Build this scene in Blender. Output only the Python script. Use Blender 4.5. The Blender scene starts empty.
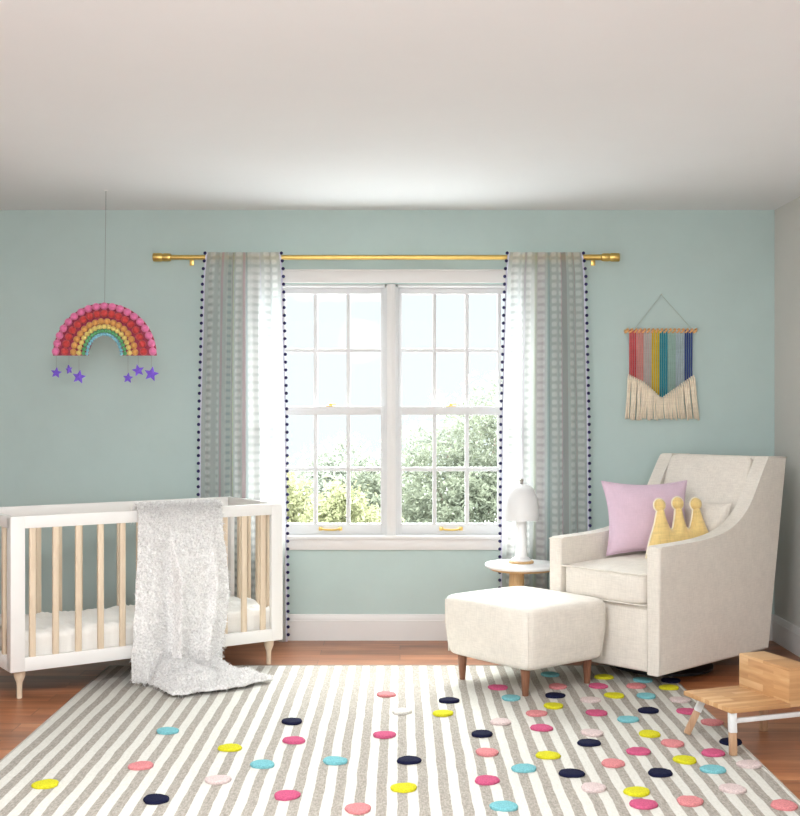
import bpy, bmesh, math, random
import numpy as np
from mathutils import Vector, Matrix, noise
random.seed(7); rng = np.random.default_rng(7)
scene = bpy.context.scene
C = scene.collection
PI = math.pi
def R(d): return math.radians(d)

# ---------------------------------------------------------------- camera, sky, light, exposure
EYE = 1.30; F = 1200.0; HOR = 411.0
cam_d = bpy.data.cameras.new('camera'); cam = bpy.data.objects.new('camera', cam_d); C.objects.link(cam)
cam.location = (0, 0, EYE); cam.rotation_euler = (R(90), 0, 0)
cam_d.sensor_fit = 'HORIZONTAL'; cam_d.sensor_width = 36; cam_d.lens = 36*F/800
cam_d.shift_y = (HOR-408)/800; cam_d.clip_end = 300
scene.camera = cam
scene.view_settings.view_transform = 'Standard'; scene.view_settings.look = 'None'
scene.view_settings.exposure = 0.0; scene.view_settings.gamma = 1; scene.view_settings.use_curve_mapping = False
scene.cycles.max_bounces = 10; scene.cycles.diffuse_bounces = 6; scene.cycles.transparent_max_bounces = 16
scene.cycles.sample_clamp_indirect = 6

w = bpy.data.worlds.new('world'); scene.world = w; w.use_nodes = True
nt = w.node_tree; nt.nodes.clear()
wo = nt.nodes.new('ShaderNodeOutputWorld'); bg = nt.nodes.new('ShaderNodeBackground')
tc = nt.nodes.new('ShaderNodeTexCoord'); sp = nt.nodes.new('ShaderNodeSeparateXYZ'); cr = nt.nodes.new('ShaderNodeValToRGB')
nt.links.new(tc.outputs['Generated'], sp.inputs[0]); nt.links.new(sp.outputs['Z'], cr.inputs[0])
# hazy sky: pale band along the horizon, sky above the view raised to light the room
e = cr.color_ramp.elements
e[0].position = 0.10; e[0].color = (0.110, 0.119, 0.124, 1); e[1].position = 0.7; e[1].color = (1.9, 2.0, 2.05, 1)
q = e.new(0.25); q.color = (1.0, 1.05, 1.08, 1)
nt.links.new(cr.outputs[0], bg.inputs[0]); bg.inputs[1].default_value = 9.0
nt.links.new(bg.outputs[0], wo.inputs[0])

def area(name, loc, rot, sx, sy, power, col=(1, 1, 1), spread=180, portal=False):
    l = bpy.data.lights.new(name, 'AREA'); l.shape = 'RECTANGLE'; l.size = sx; l.size_y = sy
    l.energy = power; l.color = col; l.spread = R(spread)
    o = bpy.data.objects.new(name, l); C.objects.link(o); o.location = loc; o.rotation_euler = rot
    if portal: l.cycles.is_portal = True
    return o
area('window_portal', (-0.05, 6.90, 1.30), (R(-90), 0, 0), 1.54, 1.46, 1, portal=True)
# unseen fill added behind the camera and overhead
area('rear_fill_light', (-0.2, -1.35, 1.45), (R(90), 0, 0), 4.4, 2.0, 105, (0.93, 0.97, 1.0))
area('overhead_fill_light', (-0.5, 2.7, 2.36), (0, 0, 0), 1.0, 1.0, 85, (0.96, 0.98, 1.0))
pd = bpy.data.lights.new('point_fill_light', 'POINT'); pd.energy = 70; pd.shadow_soft_size = 0.22; pd.color = (0.96, 0.98, 1.0)  # unseen point fill added to brighten the ceiling, no fixture
po = bpy.data.objects.new('point_fill_light', pd); C.objects.link(po); po.location = (-0.4, 1.7, 2.0)
sun_d = bpy.data.lights.new('hazy_sun', 'SUN'); sun_d.energy = 11.0; sun_d.angle = R(35); sun_d.color = (1.0, 0.99, 0.97)
sun = bpy.data.objects.new('hazy_sun', sun_d); C.objects.link(sun); sun.rotation_euler = (R(-44), 0, 0)   # high in front of the window

# ---------------------------------------------------------------- helpers
def s2l(c):
    return tuple(((x/255)/12.92 if x/255 <= 0.04045 else ((x/255+0.055)/1.055)**2.4) for x in c)
class N:
    """small node helper"""
    def __init__(self, name, rough=0.6, metal=0.0, spec=0.5):
        self.m = bpy.data.materials.new(name); self.m.use_nodes = True
        self.t = self.m.node_tree; self.b = self.t.nodes['Principled BSDF']; self.out = self.t.nodes['Material Output']
        self.b.inputs['Roughness'].default_value = rough; self.b.inputs['Metallic'].default_value = metal
        self.b.inputs['Specular IOR Level'].default_value = spec
    def n(self, typ, **kw):
        o = self.t.nodes.new(typ)
        for k, v in kw.items(): setattr(o, k, v)
        return o
    def l(self, a, b): self.t.links.new(a, b)
    def col(self, c): self.b.inputs['Base Color'].default_value = (*c, 1)
    def coord(self, kind='Object', scale=(1, 1, 1)):
        t = self.n('ShaderNodeTexCoord'); mp = self.n('ShaderNodeMapping'); mp.inputs['Scale'].default_value = scale
        self.l(t.outputs[kind], mp.inputs[0]); return mp.outputs[0]
    def noise(self, vec, scale, detail=3, rough=0.5):
        x = self.n('ShaderNodeTexNoise'); x.inputs['Scale'].default_value = scale; x.inputs['Detail'].default_value = detail
        x.inputs['Roughness'].default_value = rough
        if vec is not None: self.l(vec, x.inputs['Vector'])
        return x.outputs['Fac']
    def ramp(self, fac, stops, interp='LINEAR'):
        r = self.n('ShaderNodeValToRGB'); r.color_ramp.interpolation = interp
        e = r.color_ramp.elements
        while len(e) < len(stops): e.new(0.5)
        for k, (p, c) in enumerate(stops):
            e[k].position = p; e[k].color = (*c, 1) if len(c) == 3 else c
        self.l(fac, r.inputs[0]); return r.outputs[0]
    def mix(self, fac, a, b, mode='MIX'):
        m = self.n('ShaderNodeMix', data_type='RGBA', blend_type=mode)
        for s, v in ((0, fac), (6, a), (7, b)):
            if isinstance(v, (int, float)): m.inputs[s].default_value = v
            elif isinstance(v, tuple): m.inputs[s].default_value = (*v, 1) if len(v) == 3 else v
            else: self.l(v, m.inputs[s])
        return m.outputs[2]
    def math(self, op, a, b=0.0, c=0.0):
        m = self.n('ShaderNodeMath', operation=op)
        for s, v in ((0, a), (1, b), (2, c)):
            if isinstance(v, (int, float)): m.inputs[s].default_value = v
            else: self.l(v, m.inputs[s])
        return m.outputs[0]
    def bump(self, h, strength=0.3, dist=0.002):
        b = self.n('ShaderNodeBump'); b.inputs['Strength'].default_value = strength; b.inputs['Distance'].default_value = dist
        self.l(h, b.inputs['Height']); self.l(b.outputs[0], self.b.inputs['Normal'])
    def base(self, sock): self.l(sock, self.b.inputs['Base Color'])

def plain(name, c, rough=0.6, metal=0.0, var=0.04, scale=8.0, spec=0.5):
    k = N(name, rough, metal, spec); v = k.coord()
    f = k.noise(v, scale, 4)
    k.base(k.ramp(f, [(0.3, tuple(x*(1-var) for x in c)), (0.7, tuple(min(1, x*(1+var)) for x in c))]))
    return k.m
def fabric(name, c, var=0.07, weave=420.0, bump=0.5, slub=True, sheen=0.2, rough=0.9):
    k = N(name, rough, 0, 0.15); v = k.coord()
    a = k.noise(k.coord(scale=(1, 1, 0.12)), weave*0.45, 2)
    b = k.noise(k.coord(scale=(0.12, 0.12, 1)), weave*0.45, 2)
    f = k.math('MULTIPLY', k.math('ADD', a, b), 0.5)
    g = k.noise(v, 14, 3)
    f2 = k.math('MULTIPLY_ADD', g, 0.25, k.math('MULTIPLY', f, 0.75))
    k.base(k.ramp(f2, [(0.35, tuple(x*(1-var*1.6) for x in c)), (0.65, tuple(min(1, x*(1+var)) for x in c))]))
    k.bump(f, bump, 0.0015)
    k.b.inputs['Sheen Weight'].default_value = sheen
    return k.m
def wood(name, c1, c2, axis='X', scale=6.0, rough=0.45, ring=1.0):
    k = N(name, rough, 0, 0.4)
    sc = {'X': (0.12, 1, 1), 'Y': (1, 0.12, 1), 'Z': (1, 1, 0.12)}[axis]
    v = k.coord(scale=sc)
    f = k.noise(v, scale*6, 5, 0.6); g = k.noise(v, scale*30, 2)
    h = k.math('MULTIPLY_ADD', g, 0.35, k.math('MULTIPLY', f, 0.65))
    k.base(k.ramp(h, [(0.32, c2), (0.62, c1)])); k.bump(g, 0.08, 0.001)
    return k.m

def tag(o, label=None, cat=None, group=None, kind=None):
    if label: o['label'] = label
    if cat: o['category'] = cat
    if group: o['group'] = group
    if kind: o['kind'] = kind
    return o
def empty(name, loc, rz=0.0, rot=None):
    o = bpy.data.objects.new(name, None); C.objects.link(o); o.location = loc
    o.rotation_euler = rot if rot else (0, 0, rz); o.empty_display_size = 0.1; return o
def link(name, me, m=None, parent=None, smooth=False):
    o = bpy.data.objects.new(name, me); C.objects.link(o)
    if m and not me.materials:
        for x in (m if isinstance(m, (list, tuple)) else [m]): me.materials.append(x)
    if smooth:
        me.polygons.foreach_set('use_smooth', [True]*len(me.polygons))
    if parent: o.parent = parent
    return o
def build(name, bm, m, parent=None, smooth=False):
    me = bpy.data.meshes.new(name); bmesh.ops.recalc_face_normals(bm, faces=bm.faces[:]); bm.to_mesh(me); bm.free()
    return link(name, me, m, parent, smooth)
def auto(o, ang=35):
    """smooth shading with sharp edges kept by angle"""
    me = o.data; bm = bmesh.new(); bm.from_mesh(me)
    for f in bm.faces: f.smooth = True
    for e in bm.edges:
        if len(e.link_faces) == 2 and e.calc_face_angle() > R(ang): e.smooth = False
    bm.to_mesh(me); bm.free(); return o
def bx(bm, lo, hi, bev=0.0, seg=2, mat=None, M=None):
    r = bmesh.ops.create_cube(bm, size=1.0); vs = r['verts']
    for v in vs:
        v.co = Vector([(lo[i]+hi[i])/2 + v.co[i]*(hi[i]-lo[i]) for i in range(3)])
    if bev > 0:
        es = list({e for v in vs for e in v.link_edges})
        g = bmesh.ops.bevel(bm, geom=es, offset=bev, segments=seg, affect='EDGES', profile=0.5)
        vs = list({v for f in g['faces'] for v in f.verts} | {v for v in vs if v.is_valid})
        # every vertex of this island
        seen = set(vs); st = list(vs)
        while st:
            q = st.pop()
            for e in q.link_edges:
                u = e.other_vert(q)
                if u not in seen: seen.add(u); st.append(u)
        vs = list(seen)
    if M is not None: bmesh.ops.transform(bm, matrix=M, verts=vs)
    if mat is not None:
        for f in {f for v in vs for f in v.link_faces}: f.material_index = mat
    return vs
def lathe(bm, prof, n=24, M=None, cap=True, off=(0, 0, 0)):
    rings = []
    for r, z in prof:
        ring = [bm.verts.new((off[0]+r*math.cos(2*PI*i/n), off[1]+r*math.sin(2*PI*i/n), off[2]+z)) for i in range(n)]
        rings.append(ring)
    for a, b in zip(rings, rings[1:]):
        for i in range(n): bm.faces.new((a[i], a[(i+1) % n], b[(i+1) % n], b[i]))
    if cap:
        bm.faces.new(rings[0][::-1]); bm.faces.new(rings[-1])
    vs = [v for r in rings for v in r]
    if M is not None: bmesh.ops.transform(bm, matrix=M, verts=vs)
    return vs
def tube(bm, pts, r, n=8, closed=False, cap=True):
    pts = [Vector(p) for p in pts]; rad = r if isinstance(r, (list, tuple)) else [r]*len(pts)
    rings = []; L = len(pts); up = None
    for i, p in enumerate(pts):
        a = pts[i-1] if (i > 0 or closed) else p; b = pts[(i+1) % L] if (i < L-1 or closed) else p
        d = (b-a).normalized()
        if up is None:
            up = d.orthogonal().normalized()
        else:
            up = (up - d*up.dot(d)); up = up.normalized() if up.length > 1e-6 else d.orthogonal().normalized()
        s = d.cross(up)
        rings.append([bm.verts.new(p + (up*math.cos(2*PI*k/n)+s*math.sin(2*PI*k/n))*rad[i]) for k in range(n)])
    for i in range(L if closed else L-1):
        a, b = rings[i], rings[(i+1) % L]
        for k in range(n): bm.faces.new((a[k], a[(k+1) % n], b[(k+1) % n], b[k]))
    if cap and not closed:
        bm.faces.new(rings[0][::-1]); bm.faces.new(rings[-1])
def ball(bm, c, r, seg=16, M=None, sc=(1, 1, 1)):
    g = bmesh.ops.create_uvsphere(bm, u_segments=seg, v_segments=max(6, seg*2//3), radius=r)
    for v in g['verts']:
        v.co = Vector((v.co.x*sc[0], v.co.y*sc[1], v.co.z*sc[2]))
        if M is not None: v.co = M @ v.co
        v.co += Vector(c)
    return g['verts']
def prism(bm, poly, axis_a, axis_b, axis_t, t0, t1, origin=(0, 0, 0)):
    """polygon (a,b) extruded along axis_t"""
    A, B, T, O = Vector(axis_a), Vector(axis_b), Vector(axis_t), Vector(origin)
    p0 = [bm.verts.new(O+A*a+B*b+T*t0) for a, b in poly]; p1 = [bm.verts.new(O+A*a+B*b+T*t1) for a, b in poly]
    n = len(poly); fs = [bm.faces.new(p0), bm.faces.new(p1[::-1])]
    for i in range(n): fs.append(bm.faces.new((p0[i], p1[i], p1[(i+1) % n], p0[(i+1) % n])))
    return p0, p1
def grid(bm, nu, nv, fn, uv=None, closed_u=False):
    V = [[bm.verts.new(fn(i/(nu-1), j/(nv-1))) for i in range(nu)] for j in range(nv)]
    lay = bm.loops.layers.uv.verify() if uv else None
    for j in range(nv-1):
        for i in range(nu-1):
            f = bm.faces.new((V[j][i], V[j][i+1], V[j+1][i+1], V[j+1][i])); f.smooth = True
            if uv:
                for lp, (a, b) in zip(f.loops, ((i, j), (i+1, j), (i+1, j+1), (i, j+1))): lp[lay].uv = (a/(nu-1), b/(nv-1))
    return V
def X(px, Y): return (px-400)*Y/F
def Z(py, Y): return EYE+(HOR-py)*Y/F
def smooth01(t): t = max(0, min(1, t)); return t*t*(3-2*t)
def interp(t, pts):
    if t <= pts[0][0]: return pts[0][1]
    for (a, va), (b, vb) in zip(pts, pts[1:]):
        if t <= b: return va+(vb-va)*(t-a)/(b-a)
    return pts[-1][1]
def catmull(pts, n=8, closed=False):
    P = [Vector(p) for p in pts]; out = []; L = len(P)
    for i in range(L if closed else L-1):
        p0 = P[i-1] if (i > 0 or closed) else P[0]; p1 = P[i]; p2 = P[(i+1) % L]; p3 = P[(i+2) % L] if (closed or i+2 < L) else P[-1]
        for k in range(n):
            t = k/n
            out.append(0.5*((2*p1)+(-p0+p2)*t+(2*p0-5*p1+4*p2-p3)*t*t+(-p0+3*p1-3*p2+p3)*t**3))
    if not closed: out.append(P[-1])
    return out

# ---------------------------------------------------------------- materials
WY = 6.81      # back wall
WX = 2.125     # right wall
CH = 2.44
def wall_mat(name, c, var=0.035):
    k = N(name, 0.85, 0, 0.2); v = k.coord()
    f = k.noise(v, 2.2, 6, 0.65)
    k.base(k.ramp(f, [(0.3, tuple(x*(1-var) for x in c)), (0.7, tuple(min(1, x*(1+var)) for x in c))]))
    k.bump(k.noise(v, 60, 4), 0.08, 0.002); return k.m
M_teal = wall_mat('teal_paint', (0.482, 0.60, 0.582))
M_greywall = wall_mat('pale_grey_paint', (0.62, 0.61, 0.58), 0.02)
M_ceil = wall_mat('ceiling_paint', (0.77, 0.785, 0.80), 0.01)
M_trim = plain('white_trim_paint', (0.73, 0.72, 0.71), 0.4, var=0.01)
M_sash = plain('white_sash_paint', (0.66, 0.665, 0.67), 0.4, var=0.01)
M_crib = plain('white_crib_paint', (0.80, 0.79, 0.765), 0.45, var=0.015)
M_brass = plain('brushed_brass', (0.72, 0.50, 0.16), 0.32, 1.0, 0.05, 30)
M_beech = wood('light_beech', (0.74, 0.62, 0.47), (0.64, 0.51, 0.37), 'Z', 5)
M_walnut = wood('walnut', (0.27, 0.125, 0.07), (0.15, 0.06, 0.035), 'Z', 6)
M_cream = fabric('cream_linen', (0.78, 0.735, 0.665))
M_creamd = fabric('cream_piping', (0.62, 0.585, 0.53))
M_white_fab = fabric('white_sheet', (0.80, 0.78, 0.74), 0.02, 300, 0.2)
M_white = plain('white_lacquer', (0.86, 0.86, 0.86), 0.3, var=0.01)

def floor_mat():
    k = N('plank_floor', 0.33, 0, 0.45)
    v = k.coord()
    br = k.n('ShaderNodeTexBrick'); br.offset = 0.37; br.offset_frequency = 2; br.squash = 1
    br.inputs['Scale'].default_value = 1; br.inputs['Brick Width'].default_value = 1.15; br.inputs['Row Height'].default_value = 0.128
    br.inputs['Mortar Size'].default_value = 0.0016; br.inputs['Mortar Smooth'].default_value = 0.3; br.inputs['Bias'].default_value = 0
    br.inputs['Color1'].default_value = (0, 0, 0, 1); br.inputs['Color2'].default_value = (1, 1, 1, 1); br.inputs['Mortar'].default_value = (0.5, 0.5, 0.5, 1)
    k.l(v, br.inputs['Vector'])
    g1 = k.n('ShaderNodeTexNoise', noise_dimensions='4D'); g1.inputs['Scale'].default_value = 9; g1.inputs['Detail'].default_value = 6; g1.inputs['Roughness'].default_value = 0.62
    g1.inputs['Distortion'].default_value = 0.6
    k.l(k.coord(scale=(0.16, 1, 1)), g1.inputs['Vector'])
    k.l(k.math('MULTIPLY', br.outputs['Color'], 30.0), g1.inputs['W'])
    base = k.ramp(g1.outputs['Fac'], [(0.30, (0.165, 0.055, 0.022)), (0.5, (0.32, 0.118, 0.048)), (0.72, (0.48, 0.22, 0.10))])
    tint = k.ramp(br.outputs['Color'], [(0, (0.72, 0.72, 0.72)), (1, (1.15, 1.12, 1.08))])
    c = k.mix(1.0, base, tint, 'MULTIPLY')
    c = k.mix(br.outputs['Fac'], c, (0.07, 0.03, 0.018))
    k.base(c)
    k.bump(k.math('SUBTRACT', k.math('MULTIPLY', g1.outputs['Fac'], 0.15), br.outputs['Fac']), 0.25, 0.002)
    return k.m
M_floor = floor_mat()

# ---------------------------------------------------------------- room shell
OX0, OX1, OZ0, OZ1 = -0.815, 0.722, 0.575, 2.02     # window opening
bm = bmesh.new()
T = 0.16; LX = -2.9; RY = -1.6
bx(bm, (LX-T, WY, -0.05), (OX0, WY+T, CH+0.05)); bx(bm, (OX1, WY, -0.05), (WX+T, WY+T, CH+0.05))
bx(bm, (OX0, WY, -0.05), (OX1, WY+T, OZ0)); bx(bm, (OX0, WY, OZ1), (OX1, WY+T, CH+0.05))
tag(build('wall_back', bm, M_teal), kind='structure')
bm = bmesh.new(); bx(bm, (WX, RY, -0.05), (WX+T, WY, CH+0.05)); tag(build('wall_right', bm, M_greywall), kind='structure')
bm = bmesh.new(); bx(bm, (LX-T, RY, -0.05), (LX, WY, CH+0.05)); tag(build('wall_left', bm, M_greywall), kind='structure')
bm = bmesh.new(); bx(bm, (LX-T, RY-T, -0.05), (WX+T, RY, CH+0.05)); tag(build('wall_front', bm, M_greywall), kind='structure')
bm = bmesh.new(); bx(bm, (LX, RY, -0.05), (WX, WY, 0)); tag(build('floor', bm, M_floor), kind='structure')
bm = bmesh.new(); bx(bm, (LX, RY, CH), (WX, WY, CH+0.05)); tag(build('ceiling', bm, M_ceil), kind='structure')
prof = [(0, 0), (0.016, 0), (0.016, 0.112), (0.012, 0.116), (0.012, 0.124), (0.009, 0.134), (0.006, 0.146), (0, 0.148)]
bm = bmesh.new(); prism(bm, prof, (0, -1, 0), (0, 0, 1), (1, 0, 0), LX, WX, (0, WY, 0)); tag(auto(build('baseboard_back', bm, M_trim)), kind='structure')
bm = bmesh.new(); prism(bm, prof, (-1, 0, 0), (0, 0, 1), (0, 1, 0), RY, WY-0.016, (WX, 0, 0)); tag(auto(build('baseboard_right', bm, M_trim)), kind='structure')
bm = bmesh.new(); prism(bm, prof, (1, 0, 0), (0, 0, 1), (0, 1, 0), RY, WY-0.016, (LX, 0, 0)); tag(auto(build('baseboard_left', bm, M_trim)), kind='structure')

# window casing
def trim(n, boxes, bev=0.003):
    bm = bmesh.new()
    for lo, hi in boxes: bx(bm, lo, hi, bev)
    return tag(auto(build('trim_%d' % n, bm, M_trim)), kind='structure')
CX = X(391.3, WY)
trim(1, [((OX0-0.09, WY-0.02, OZ1+0.006), (OX1+0.09, WY, OZ1+0.075)), ((OX0-0.095, WY-0.028, OZ1+0.072), (OX1+0.095, WY, OZ1+0.082))])
trim(2, [((OX0-0.085, WY-0.018, OZ0), (OX0+0.002, WY, OZ1+0.006))])
trim(3, [((OX1-0.002, WY-0.018, OZ0), (OX1+0.085, WY, OZ1+0.006))])
trim(4, [((CX-0.024, WY-0.006, OZ0+0.02), (CX+0.024, WY+0.13, OZ1)), ((CX-0.012, WY-0.012, OZ0+0.02), (CX+0.012, WY, OZ1))])
trim(5, [((OX0-0.10, WY-0.034, OZ0-0.002), (OX1+0.10, WY+0.12, OZ0+0.020)), ((OX0-0.085, WY-0.018, OZ0-0.062), (OX1+0.085, WY, OZ0-0.002))])
# glass: clear pane with a faint sheen
g = N('window_glass', 0.02); g.t.nodes.remove(g.b)
tr = g.n('ShaderNodeBsdfTransparent'); tr.inputs[0].default_value = (0.97, 0.985, 0.98, 1); gl = g.n('ShaderNodeBsdfGlossy'); gl.inputs['Roughness'].default_value = 0.02
lw = g.n('ShaderNodeLayerWeight'); lw.inputs[0].default_value = 0.5; fr_o = g.math('MULTIPLY_ADD', g.math('POWER', lw.outputs['Facing'], 4.0), 0.5, 0.004); mx = g.n('ShaderNodeMixShader')
g.l(fr_o, mx.inputs[0]); g.l(tr.outputs[0], mx.inputs[1]); g.l(gl.outputs[0], mx.inputs[2]); g.l(mx.outputs[0], g.out.inputs[0])
M_glass = g.m
def window(n, gx0, gx1, mun, x0, x1, lift):
    root = empty('window_%d' % n, ((x0+x1)/2, WY+0.05, OZ0+0.02)); tag(root, kind='structure')
    root_inv = Matrix.Translation(root.location).inverted()
    def mk(name, bm, m, par=None, sm=False):
        bmesh.ops.transform(bm, matrix=root_inv, verts=bm.verts[:])
        return auto(build(name, bm, m, par or root))
    bm = bmesh.new()   # jamb liner
    for lo, hi in (((x0, WY+0.01, OZ0+0.02), (x0+0.014, WY+0.14, OZ1)), ((x1-0.014, WY+0.01, OZ0+0.02), (x1, WY+0.14, OZ1)), ((x0, WY+0.01, OZ1-0.014), (x1, WY+0.14, OZ1))):
        bx(bm, lo, hi, 0.001)
    mk('jamb', bm, M_sash)
    yl, yu = WY+0.025, WY+0.065
    for nm, Y, zt, zg1, zg0, zb in (('lower_sash', yl, Z(406.5, yl), Z(415, yl), Z(523.6, yl), OZ0+0.02), ('upper_sash', yu, OZ1-0.014, Z(294, yu), Z(407, yu), Z(414, yu))):
        bm = bmesh.new(); y0, y1 = Y, Y+0.034
        a, b = X(gx0, Y), X(gx1, Y); s0, s1 = x0+0.014, x1-0.014
        bx(bm, (s0, y0, zb), (a, y1, zt), 0.002); bx(bm, (b, y0, zb), (s1, y1, zt), 0.002)
        bx(bm, (a-0.002, y0, zg1), (b+0.002, y1, zt), 0.002); bx(bm, (a-0.002, y0, zb), (b+0.002, y1, zg0), 0.002)
        for m_ in mun: bx(bm, (X(m_, Y)-0.0115, y0+0.002, zg0), (X(m_, Y)+0.0115, y1-0.006, zg1), 0.003)
        zm = (zg0+zg1)/2; bx(bm, (a, y0+0.0045, zm-0.0115), (b, y1-0.009, zm+0.0115), 0.003)
        sash = mk(nm, bm, M_sash)
        bm = bmesh.new(); bx(bm, (a, y0+0.015, zg0), (b, y0+0.018, zg1))
        mk('pane', bm, M_glass, sash)
    cx = X(lift, yl)
    bm = bmesh.new(); zc = Z(529, yl)
    tube(bm, catmull([(cx-0.052, yl-0.002, zc+0.008), (cx-0.05, yl-0.016, zc+0.004), (cx-0.03, yl-0.022, zc-0.002), (cx+0.03, yl-0.022, zc-0.002), (cx+0.05, yl-0.016, zc+0.004), (cx+0.052, yl-0.002, zc+0.008)], 4), 0.0055, 8)
    for s in (-1, 1): bx(bm, (cx+s*0.056-0.011, yl-0.005, zc-0.009), (cx+s*0.056+0.011, yl, zc+0.013), 0.002)
    mk('sash_lift', bm, M_brass)
    bm = bmesh.new(); zt = Z(406.5, yl)
    bx(bm, (cx-0.028, yl+0.004, zt), (cx+0.028, yl+0.024, zt+0.006), 0.002); lathe(bm, [(0.010, 0), (0.010, 0.010), (0.006, 0.014)], 14, off=(cx, yl+0.014, zt+0.005))
    tube(bm, [(cx, yl+0.012, zt+0.013), (cx+0.03, yl+0.004, zt+0.013)], 0.003, 6)
    mk('sash_lock', bm, M_brass)
window(1, 262, 380.6, (283.0, 315.3, 348.2), OX0, CX-0.024, 330.5)
window(2, 401.8, 520.5, (434.5, 467, 499.5), CX+0.024, OX1, 451)

# ---------------------------------------------------------------- outdoors
k = N('bounce_ground', 0.95, 0, 0.1); k.base(k.ramp(k.noise(k.coord(), 3, 5), [(0.3, (0.50, 0.50, 0.49)), (0.7, (0.62, 0.62, 0.61))])); M_bounce = k.m  # unseen ground made pale to bounce light onto the ceiling
bm = bmesh.new(); bx(bm, (-40, WY+1.0, -3.2), (40, 70, -3.0)); tag(build('ground', bm, M_bounce), kind='structure')
def leaf_mat(name, a, b):
    k = N(name, 0.7, 0, 0.2); c = k.ramp(k.noise(k.coord(), 5, 3), [(0.35, a), (0.65, b)]); k.base(c)
    tl = k.n('ShaderNodeBsdfTranslucent'); k.l(c, tl.inputs[0]); m_ = k.n('ShaderNodeMixShader'); m_.inputs[0].default_value = 0.35
    k.l(k.b.outputs[0], m_.inputs[1]); k.l(tl.outputs[0], m_.inputs[2]); k.l(m_.outputs[0], k.out.inputs[0]); return k.m
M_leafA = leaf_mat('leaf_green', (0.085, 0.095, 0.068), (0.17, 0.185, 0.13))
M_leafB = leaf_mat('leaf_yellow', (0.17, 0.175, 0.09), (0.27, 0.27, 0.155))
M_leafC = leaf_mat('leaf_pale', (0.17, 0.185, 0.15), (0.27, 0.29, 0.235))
M_bark = plain('bark', (0.13, 0.10, 0.075), 0.9, var=0.3, scale=20)
def tree(name, label, loc, blobs, n, leaf, m, seed, trunk_r=0.08):
    """loc = base on the ground; blobs = crown lobes (x, y, z, r) about loc"""
    g = np.random.default_rng(seed); root = empty(name, loc); tag(root, label, 'tree', 'trees outside the window')
    wts = np.array([b[3]**2 for b in blobs]); wts = wts/wts.sum()
    which = g.choice(len(blobs), n, p=wts); B = np.array(blobs)[which]
    d = g.normal(size=(n, 3)); d /= np.linalg.norm(d, axis=1)[:, None]
    # leaves gather in small clumps so sky shows between them
    ncl = n//28; ci = g.integers(0, ncl, n); cd = g.normal(size=(ncl, 3)); cd /= np.linalg.norm(cd, axis=1)[:, None]
    cw = g.choice(len(blobs), ncl, p=wts); CB = np.array(blobs)[cw]
    cc = CB[:, :3]+cd*CB[:, 3:4]*g.uniform(0.55, 1.0, (ncl, 1))
    c = cc[ci]+g.normal(size=(n, 3))*leaf*2.3
    a = g.normal(size=(n, 3)); a /= np.linalg.norm(a, axis=1)[:, None]; b = np.cross(a, d); b /= np.linalg.norm(b, axis=1)[:, None]+1e-9
    s = leaf*g.uniform(0.7, 1.3, (n, 1)); nrm = np.cross(a, b)*s*0.25
    V = np.stack([c-a*s, c+b*s*0.45+nrm, c+a*s, c-b*s*0.45+nrm], 1).reshape(-1, 3)
    me = bpy.data.meshes.new('foliage'); me.from_pydata(V.tolist(), [], np.arange(4*n).reshape(-1, 4).tolist())
    link('foliage', me, m, root)
    bm = bmesh.new(); top = max(b[2] for b in blobs)
    tube(bm, [(0, 0, 0), (0.05, 0, top*0.4), (0, 0.05, top*0.7), (0, 0, top*0.84)], [trunk_r*1.4, trunk_r, trunk_r*0.7, trunk_r*0.35], 10)
    for x, y, z, r in blobs: tube(bm, [(0.0, 0, top*0.45), (x*0.5, y*0.5, (top*0.5+z)/2+0.2), (x*0.9, y, z-r*0.4)], [trunk_r*0.6, trunk_r*0.35, 0.01], 6)
    build('trunk', bm, M_bark, root, True)
def T3(px, py, Y, r): return (X(px, Y), Y, Z(py, Y), r)
def crown(base, lst):
    return [(x-base[0], y-base[1], z-base[2], r) for x, y, z, r in lst]
b0 = (X(470, 14), 14.0, -3.0)
tree('leafy_tree', 'tall green tree filling the lower right window panes', b0, crown(b0, [T3(445, 500, 14, .62), T3(490, 455, 14.2, .60), T3(475, 515, 13.6, .55), T3(520, 490, 14, .7), T3(410, 520, 14.2, .42), T3(500, 540, 13.6, .7), T3(430, 470, 14.2, .28), T3(500, 425, 14.3, .26), T3(440, 550, 14, .6)]), 17000, 0.036, M_leafA, 3)
b1 = (X(352, 12), 12.0, -3.0)
tree('leafy_tree', 'small yellow green tree low in the left window, nearest the glass', b1, crown(b1, [T3(338, 508, 12, .20), T3(352, 530, 12, .32), T3(325, 540, 12, .30), T3(370, 540, 11.9, .28)]), 6000, 0.032, M_leafB, 5, 0.04)
b2 = (X(372, 17), 17.0, -3.0)
tree('leafy_tree', 'green tree behind the small yellow green one, beside the middle post', b2, crown(b2, [T3(368, 500, 17, .42), T3(385, 525, 17, .7), T3(352, 520, 17, .45), T3(400, 550, 17, .9), T3(345, 550, 17, .6)]), 9000, 0.042, M_leafA, 8)
b3 = (X(330, 24), 24.0, -3.0)
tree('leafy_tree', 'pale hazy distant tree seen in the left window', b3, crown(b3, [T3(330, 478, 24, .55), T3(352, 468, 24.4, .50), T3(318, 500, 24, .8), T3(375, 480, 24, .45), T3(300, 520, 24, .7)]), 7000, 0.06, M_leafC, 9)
b4 = (X(286, 15), 15.0, -3.0)
tree('leafy_tree', 'yellowish tree at the left edge of the left window, by the curtain', b4, crown(b4, [T3(290, 505, 15, .26), T3(278, 490, 15, .35), T3(296, 530, 15, .35), T3(270, 540, 15, .6)]), 5000, 0.038, M_leafB, 11)
b5 = (X(450, 26), 26.0, -3.0)
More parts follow.
